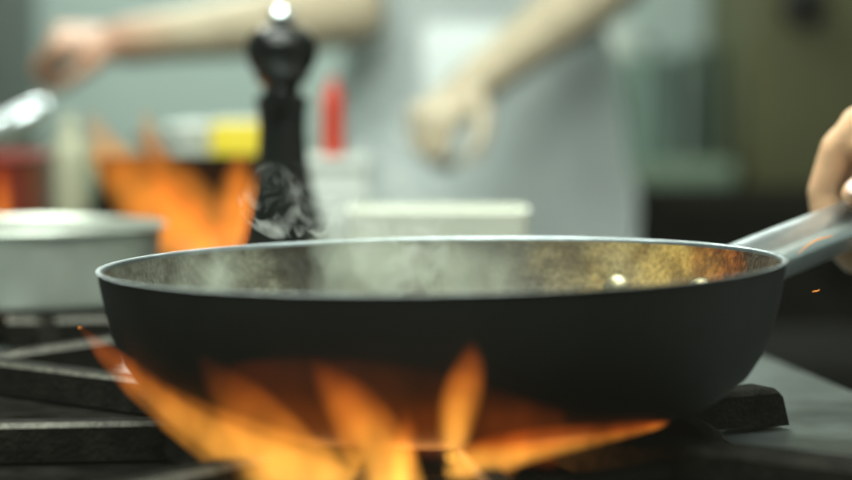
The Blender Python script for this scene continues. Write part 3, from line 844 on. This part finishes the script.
def person(name, label, base, face, sh, arms, skin, lean=0.0, height=1.0):
    """base: floor point; face: unit facing direction in the floor plane.
    arms: dict 'r','l' -> (shoulder, elbow, wrist, hand builder); body is one continuous surface"""
    up = Vector((0, 0, 1)); f = face.normalized(); s = f.cross(up).normalized()     # s = the person's right
    b = Vector(base)
    def q(side, fwd, z): return b + s * side + f * (fwd + lean * max(0, z - .95)) + up * z
    bm = B()
    fl = (f, .72)
    # torso: pelvis, waist, chest
    cone(bm, q(-.07, 0, .93), .125, q(.07, 0, .93), .125, fl)
    cone(bm, q(0, 0, .93), .155, q(0, .005, 1.10), .140, fl)
    cone(bm, q(0, .005, 1.10), .140, q(0, .0, 1.30), .165, fl)
    cone(bm, q(-.09, -.005, 1.33), .105, q(.09, -.005, 1.33), .105, fl)
    cone(bm, q(-.14, -.01, 1.415), .062, q(.14, -.01, 1.415), .062)
    cone(bm, q(0, -.015, 1.42), .060, q(0, .02, 1.54), .054)
    hc = q(0, .035, 1.645)
    add_head(bm, hc, f, up)
    for sg in (-1, 1):
        chain(bm, [(q(.095 * sg, 0, .92), .098), (q(.10 * sg, .012, .70), .078), (q(.10 * sg, .012, .50), .056), (q(.10 * sg, -.015, .34), .055), (q(.10 * sg, -.01, .09), .036)])
        chain(bm, [(q(.10 * sg, -.03, .045), .036), (q(.105 * sg, .06, .045), .036), (q(.112 * sg, .15, .032), .028)])
    for key in ('r', 'l'):
        S_, E_, W_, hand = arms[key]
        chain(bm, [(S_, .056), (S_.lerp(E_, .35), .049), (E_, .039)])
        chain(bm, [(E_, .039), (E_.lerp(W_, .28), .041), (E_.lerp(W_, .8), .029), (W_, .026)])
        if hand: hand(bm)
    body = fused(name, bm, skin, .0042, 5)
    tag(body, label, 'person')
    # clothing
    bm = B(); e = .013
    cone(bm, q(-.07, 0, .91), .128 + e, q(.07, 0, .91), .128 + e, fl)
    cone(bm, q(0, 0, .93), .155 + e, q(0, .005, 1.10), .143 + e, fl)
    cone(bm, q(0, .005, 1.10), .143 + e, q(0, .0, 1.30), .166 + e, fl)
    cone(bm, q(-.09, -.005, 1.33), .106 + e, q(.09, -.005, 1.33), .106 + e, fl)
    cone(bm, q(-.14, -.01, 1.415), .063 + e, q(.14, -.01, 1.415), .063 + e)
    cone(bm, q(0, -.015, 1.42), .062 + e, q(0, .0, 1.475), .058 + e)
    for key in ('r', 'l'):
        S_, E_, W_, hand = arms[key]
        chain(bm, [(S_, .054 + e), (S_.lerp(E_, .35), .044 + e), (S_.lerp(E_, .66), .041 + e)])
    fused('jacket', bm, M['cloth_white'], .006, 4, body)
    bm = B()
    cone(bm, q(-.07, 0, .90), .130, q(.07, 0, .90), .130, fl)
    cone(bm, q(0, 0, .93), .158, q(0, 0, 1.0), .154, fl)
    for sg in (-1, 1):
        chain(bm, [(q(.095 * sg, 0, .90), .108), (q(.10 * sg, .012, .70), .092), (q(.10 * sg, .012, .50), .074), (q(.10 * sg, -.01, .30), .070), (q(.10 * sg, -.01, .12), .062)])
    fused('trousers', bm, M['trousers'], .007, 4, body)
    for sg in (-1, 1):
        bm = B()
        chain(bm, [(q(.10 * sg, -.035, .055), .045), (q(.105 * sg, .06, .052), .047), (q(.112 * sg, .155, .040), .037)])
        chain(bm, [(q(.10 * sg, -.02, .06), .044), (q(.10 * sg, -.012, .10), .043)])
        for v in bm.verts: v.co.z = max(v.co.z, .002)
        fused('shoe', bm, M['shoe'], .006, 2, body)
    # hair, eyes, mouth
    s2 = s; R3 = Matrix((s2, f, up)).transposed()
    bm = B(); ball(bm, hc + up * .030 - f * .012, .094, (.90, 1.06, .98), R3)
    bmesh.ops.bisect_plane(bm, geom=bm.verts[:] + bm.edges[:] + bm.faces[:], plane_co=hc + up * .035 + f * .02, plane_no=(f * .75 - up * .66).normalized(), clear_outer=True)
    bmesh.ops.holes_fill(bm, edges=[x for x in bm.edges if x.is_boundary])
    obj('hair', bm, M['hair'], body)
    for sg in (-1, 1):
        ey = obj('eye', ball(B(), hc + s * sg * .032 + f * .077 + up * .004, .0120, (1, .7, .75), R3), M['eye'], body)
        obj('iris', ball(B(), hc + s * sg * .032 + f * .0845 + up * .003, .0052, (1, .5, 1), R3), M['iris'], ey)
    obj('mouth', ball(B(), hc + f * .0865 - up * .056, .024, (1, .35, .28), R3), M['lip'], body)
    return body, q

def hand_tint(m, centres, red):
    nt = m.node_tree; N = nt.nodes; L = nt.links
    b = N['Principled BSDF']; src = b.inputs['Base Color'].links[0].from_socket
    g = N.new('ShaderNodeTexCoord'); fac = None
    for c in centres:
        d = N.new('ShaderNodeVectorMath'); d.operation = 'DISTANCE'; L.new(g.outputs['Object'], d.inputs[0]); d.inputs[1].default_value = c
        r = N.new('ShaderNodeMapRange'); r.inputs['From Min'].default_value = .07; r.inputs['From Max'].default_value = .14; r.inputs['To Min'].default_value = 1; r.inputs['To Max'].default_value = 0
        L.new(d.outputs['Value'], r.inputs['Value'])
        if fac is None: fac = r.outputs[0]
        else:
            a = N.new('ShaderNodeMath'); a.operation = 'MAXIMUM'; L.new(fac, a.inputs[0]); L.new(r.outputs[0], a.inputs[1]); fac = a.outputs[0]
    mx = N.new('ShaderNodeMix'); mx.data_type = 'RGBA'; mx.blend_type = 'MULTIPLY'; L.new(fac, mx.inputs[0]); L.new(src, mx.inputs[6]); mx.inputs[7].default_value = red
    L.new(mx.outputs[2], b.inputs['Base Color'])

# --- the cook in the background, facing the camera
cb = Vector((.065, 2.60, 0)); cf = Vector((0, -1, 0))
csr, csl = Vector((-.125, 2.565, 1.415)), Vector((.265, 2.555, 1.415))
er = at(352, 14, 2.42); wr = at(124, 42, 2.28)
el_ = at(622, -28, 2.42); wl = at(470, 88, 2.26)
def hand_r(bm): add_hand(bm, wr, Vector((-1, -.10, .02)), Vector((.1, -.45, .9)), 1 if Vector((.1, -.45, .9)).cross(Vector((-1, -.1, .02))).y < 0 else -1, 1.5, .82)
dl = (wl - el_).normalized()
def hand_l(bm):
    u_ = Vector((-.2, -.5, .8)); add_hand(bm, wl, (dl + Vector((0, -.25, -.05))).normalized(), u_, 1 if u_.cross(dl).z < 0 else -1, 1.5, .85)
cook, cq = person('person', 'cook in white jacket and pale apron facing forward behind the stove', cb, cf, .2,
              {'r': (csr, er, wr, hand_r), 'l': (csl, el_, wl, hand_l)}, M['skin'], lean=.0)
hand_tint(M['skin'], [wr + Vector((-.07, 0, 0))], (.80, .50, .42, 1))
# apron of the cook: bib, skirt and neck strap
def apron(body, q, m):
    bm = B(); rows = []
    hs = [(1.40, .105, .135), (1.30, .125, .150), (1.16, .155, .138), (1.06, .178, .136), (.95, .190, .140), (.80, .208, .150), (.62, .225, .158), (.48, .232, .162)]
    hs = catmull(hs, 4)
    n = 28
    for z, w, fw in hs:
        row = []
        for i in range(n + 1):
            t = -1 + 2 * i / n
            fold = .006 * math.sin(t * 13 + z * 2) * max(0, min(1, (1.05 - z) / .4))
            row.append(bm.verts.new(q(w * math.sin(t * 1.15) / math.sin(1.15), fw * (.30 + .70 * math.cos(t * 1.15)) + .012 + fold, z)))
        rows.append(row)
    for A, C in zip(rows[:-1], rows[1:]):
        for i in range(n): bm.faces.new((A[i], A[i + 1], C[i + 1], C[i]))
    bmesh.ops.solidify(bm, geom=bm.faces[:], thickness=.003)
    ap = obj('apron', bm, m, body)
    bm = B(); tube(bm, [q(-.10, .145, 1.395), q(-.095, .085, 1.47), q(-.06, -.01, 1.515), q(0, -.085, 1.515), q(.06, -.01, 1.515), q(.095, .085, 1.47), q(.10, .145, 1.395)], .006, 10)
    obj('neck_strap', bm, m, ap)
    bm = B(); box(bm, (-.050, -.003, -.045), (.050, .003, .045), .002)
    pk_ = obj('pocket', bm, m, ap); pk_.location = q(.02, .1515, 1.10)
    fd = q(0, 1, 1.1) - q(0, 0, 1.1); pk_.rotation_euler = (0, 0, math.atan2(fd.x, -fd.y))
    return ap
apron(cook, cq, M['apron'])

# --- the cook at the right edge, whose right hand holds the pan
nh = uh.cross(vh).normalized()
def hp_(r, v, n): return H(r) + vh * v + nh * n
WR = hp_(.383, -.050, .088)
def hand_pan(bm):
    rs = [.311, .3315, .352, .371]
    rad = [.0098, .0100, .0094, .0085]
    mcps = []
    for i, (r, rd) in enumerate(zip(rs, rad)):
        k = (1.0, 1.02, .98, .90)[i]
        mcp = hp_(r + .004, -.022 + .002 * i, .072 - .003 * i)
        pip = hp_(r - .004, .0140, .039 * k)
        mid = hp_(r - .005, .0225, .016)
        dip = hp_(r - .003, .0200, -.006)
        tip = hp_(r + .001, .0060, -.0215)
        end = hp_(r + .004, -.0080, -.0210)
        chain(bm, [(mcp, rd * 1.22), (pip, rd * 1.04), (mid, rd * .95), (dip, rd * .97), (tip, rd * .90), (end, rd * .80)])
        mcps.append(mcp)
        cone(bm, WR + (mcp - mcps[0]) * .55, .018, mcp, rd * 1.30)
        # pad of the palm resting on the handle
        cone(bm, hp_(r + .012, -.030, .040), .017, mcp, rd * 1.2)
    cone(bm, hp_(.363, -.034, .054), .020, WR, .024)
    cone(bm, hp_(.336, -.036, .044), .017, hp_(.363, -.034, .054), .020)
    # thumb lies along the near upper side of the handle
    t0 = WR.lerp(hp_(.34, -.045, .05), .35); t1 = hp_(.333, -.034, .043); t2 = hp_(.309, -.0200, .0275); t3 = hp_(.287, -.0130, .0195)
    chain(bm, [(t0, .019), (t1, .0135), (t2, .0108), (t3, .0085)])
    # web between thumb and forefinger
    chain(bm, [(t1, .013), (t1.lerp(mcps[0], .5), .014), (mcps[0], .012)])
    chain(bm, [(t1.lerp(t2, .35), .012), (hp_(.318, -.012, .047), .013), (hp_(.313, .004, .050), .012)])
    chain(bm, [(hp_(.3115, .002, .042), .0125), (hp_(.318, -.008, .034), .011), (t1.lerp(t2, .6), .010)])
pb = Vector((.83, .90, 0)); pf = Vector((-1, 0, 0))
PSr, PSl = Vector((.765, 1.095, 1.415)), Vector((.765, .705, 1.415))
PEr = WR + Vector((.93, .10, .30)).normalized() * .255
PEl, PWl = Vector((.80, .63, 1.12)), Vector((.62, .60, .99))
def hand_rest(bm):
    add_hand(bm, PWl, Vector((-.8, .1, -.6)), Vector((-.4, -.6, .6)), 1 if Vector((-.4, -.6, .6)).cross(Vector((-.8, .1, -.6))).y > 0 else -1, .7)
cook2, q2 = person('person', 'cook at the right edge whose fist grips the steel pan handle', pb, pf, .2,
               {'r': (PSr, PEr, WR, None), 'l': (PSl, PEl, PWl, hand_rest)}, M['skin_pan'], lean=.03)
# finer surface for the gripping hand, joined into the same body mesh
bm = B(); hand_pan(bm)
chain(bm, [(WR, .026), (WR.lerp(PEr, .2), .0285), (WR.lerp(PEr, .55), .0365)])
hf = fused('hand_tmp', bm, M['skin_pan'], .0016, 4)
bm = bmesh.new(); bm.from_mesh(cook2.data); bm.from_mesh(hf.data); bm.to_mesh(cook2.data); bm.free()
bpy.data.objects.remove(hf)
for p_ in cook2.data.polygons: p_.use_smooth = True
apron(cook2, q2, M['apron'])
# thumb nail
t2 = hp_(.309, -.0200, .0275); t3 = hp_(.287, -.0130, .0195)
td = (t3 - t2).normalized(); nn = perp(Vector((-.25, -.85, .50)), td); ss = nn.cross(td)
bm = B(); ball(bm, t3 + nn * .0066 - td * .001, .0068, (.92, 1.25, .34), Matrix((ss, td, nn)).transposed())
nl = obj('thumb_nail', bm, M['nail'], cook2)

# ------------------------------------------------------------------ light
def ceiling_light(x, y, w, d, power, label, col=(.92, 1.0, .90)):
    t = thing('ceiling_light', label, 'ceiling light', (x, y, ZC), 0, 'ceiling lights')
    obj('light_frame', box(B(), (-w / 2 - .03, -d / 2 - .03, -.05), (w / 2 + .03, d / 2 + .03, -.001), .004), M['white_plastic'], t)
    obj('diffuser', box(B(), (-w / 2, -d / 2, -.056), (w / 2, d / 2, -.049), .002), glow_mat('diffuser', col, 2.0), t)
    ld = bpy.data.lights.new('panel_light', 'AREA'); ld.shape = 'RECTANGLE'; ld.size = w; ld.size_y = d; ld.energy = power; ld.color = col
    lo = bpy.data.objects.new('panel_light', ld); link(lo); lo.location = (x, y, ZC - .065)
    return t
ceiling_light(-.45, 1.25, 1.3, .4, 54, 'long ceiling light over the middle of the stove')
ceiling_light(-.55, 3.60, 1.3, .4, 70, 'long ceiling light near the back wall')
ceiling_light(.50, .55, 1.2, .5, 33, 'unseen added fill panel over the front of the stove')  # added panel, no known fitting: fills the hand, reflects in the handle
ceiling_light(-.60, -.25, 1.2, .4, 62, 'unseen added fill panel above the front left of the stove')  # added frontal fill out of view, for the cook, dish and pots
ceiling_light(.9, 3.0, .6, .3, 6, 'short ceiling light over the dark oven')

def glow(px, py, Y, e, r, col=(1, .40, .10)):
    ld = bpy.data.lights.new('fire_light', 'POINT'); ld.energy = e; ld.color = col; ld.shadow_soft_size = r
    lo = bpy.data.objects.new('fire_light', ld); link(lo); lo.location = at(px, py, Y)
lo = glow(440, 470, .80, .16, .02)
glow(300, 465, .80, .12, .02)
glow(560, 462, .82, .06, .02)
glow(180, 205, 1.56, .5, .03)

w = bpy.data.worlds.new('world'); S.world = w; w.use_nodes = True
w.node_tree.nodes['Background'].inputs['Color'].default_value = (.5, .6, .55, 1)
w.node_tree.nodes['Background'].inputs['Strength'].default_value = .05

S.view_settings.view_transform = 'Standard'
S.view_settings.look = 'None'
S.view_settings.exposure = -0.12
S.view_settings.use_curve_mapping = True
cm_ = S.view_settings.curve_mapping
for ci, lift in enumerate((.0055, .0058, .0042)):
    cm_.curves[ci].points[0].location = (0, lift)
cm_.update()
S.cycles.use_denoising = True
S.cycles.max_bounces = 8
S.cycles.diffuse_bounces = 4
S.cycles.volume_bounces = 1
S.cycles.sample_clamp_indirect = 4
S.cycles.caustics_reflective = False; S.cycles.caustics_refractive = False
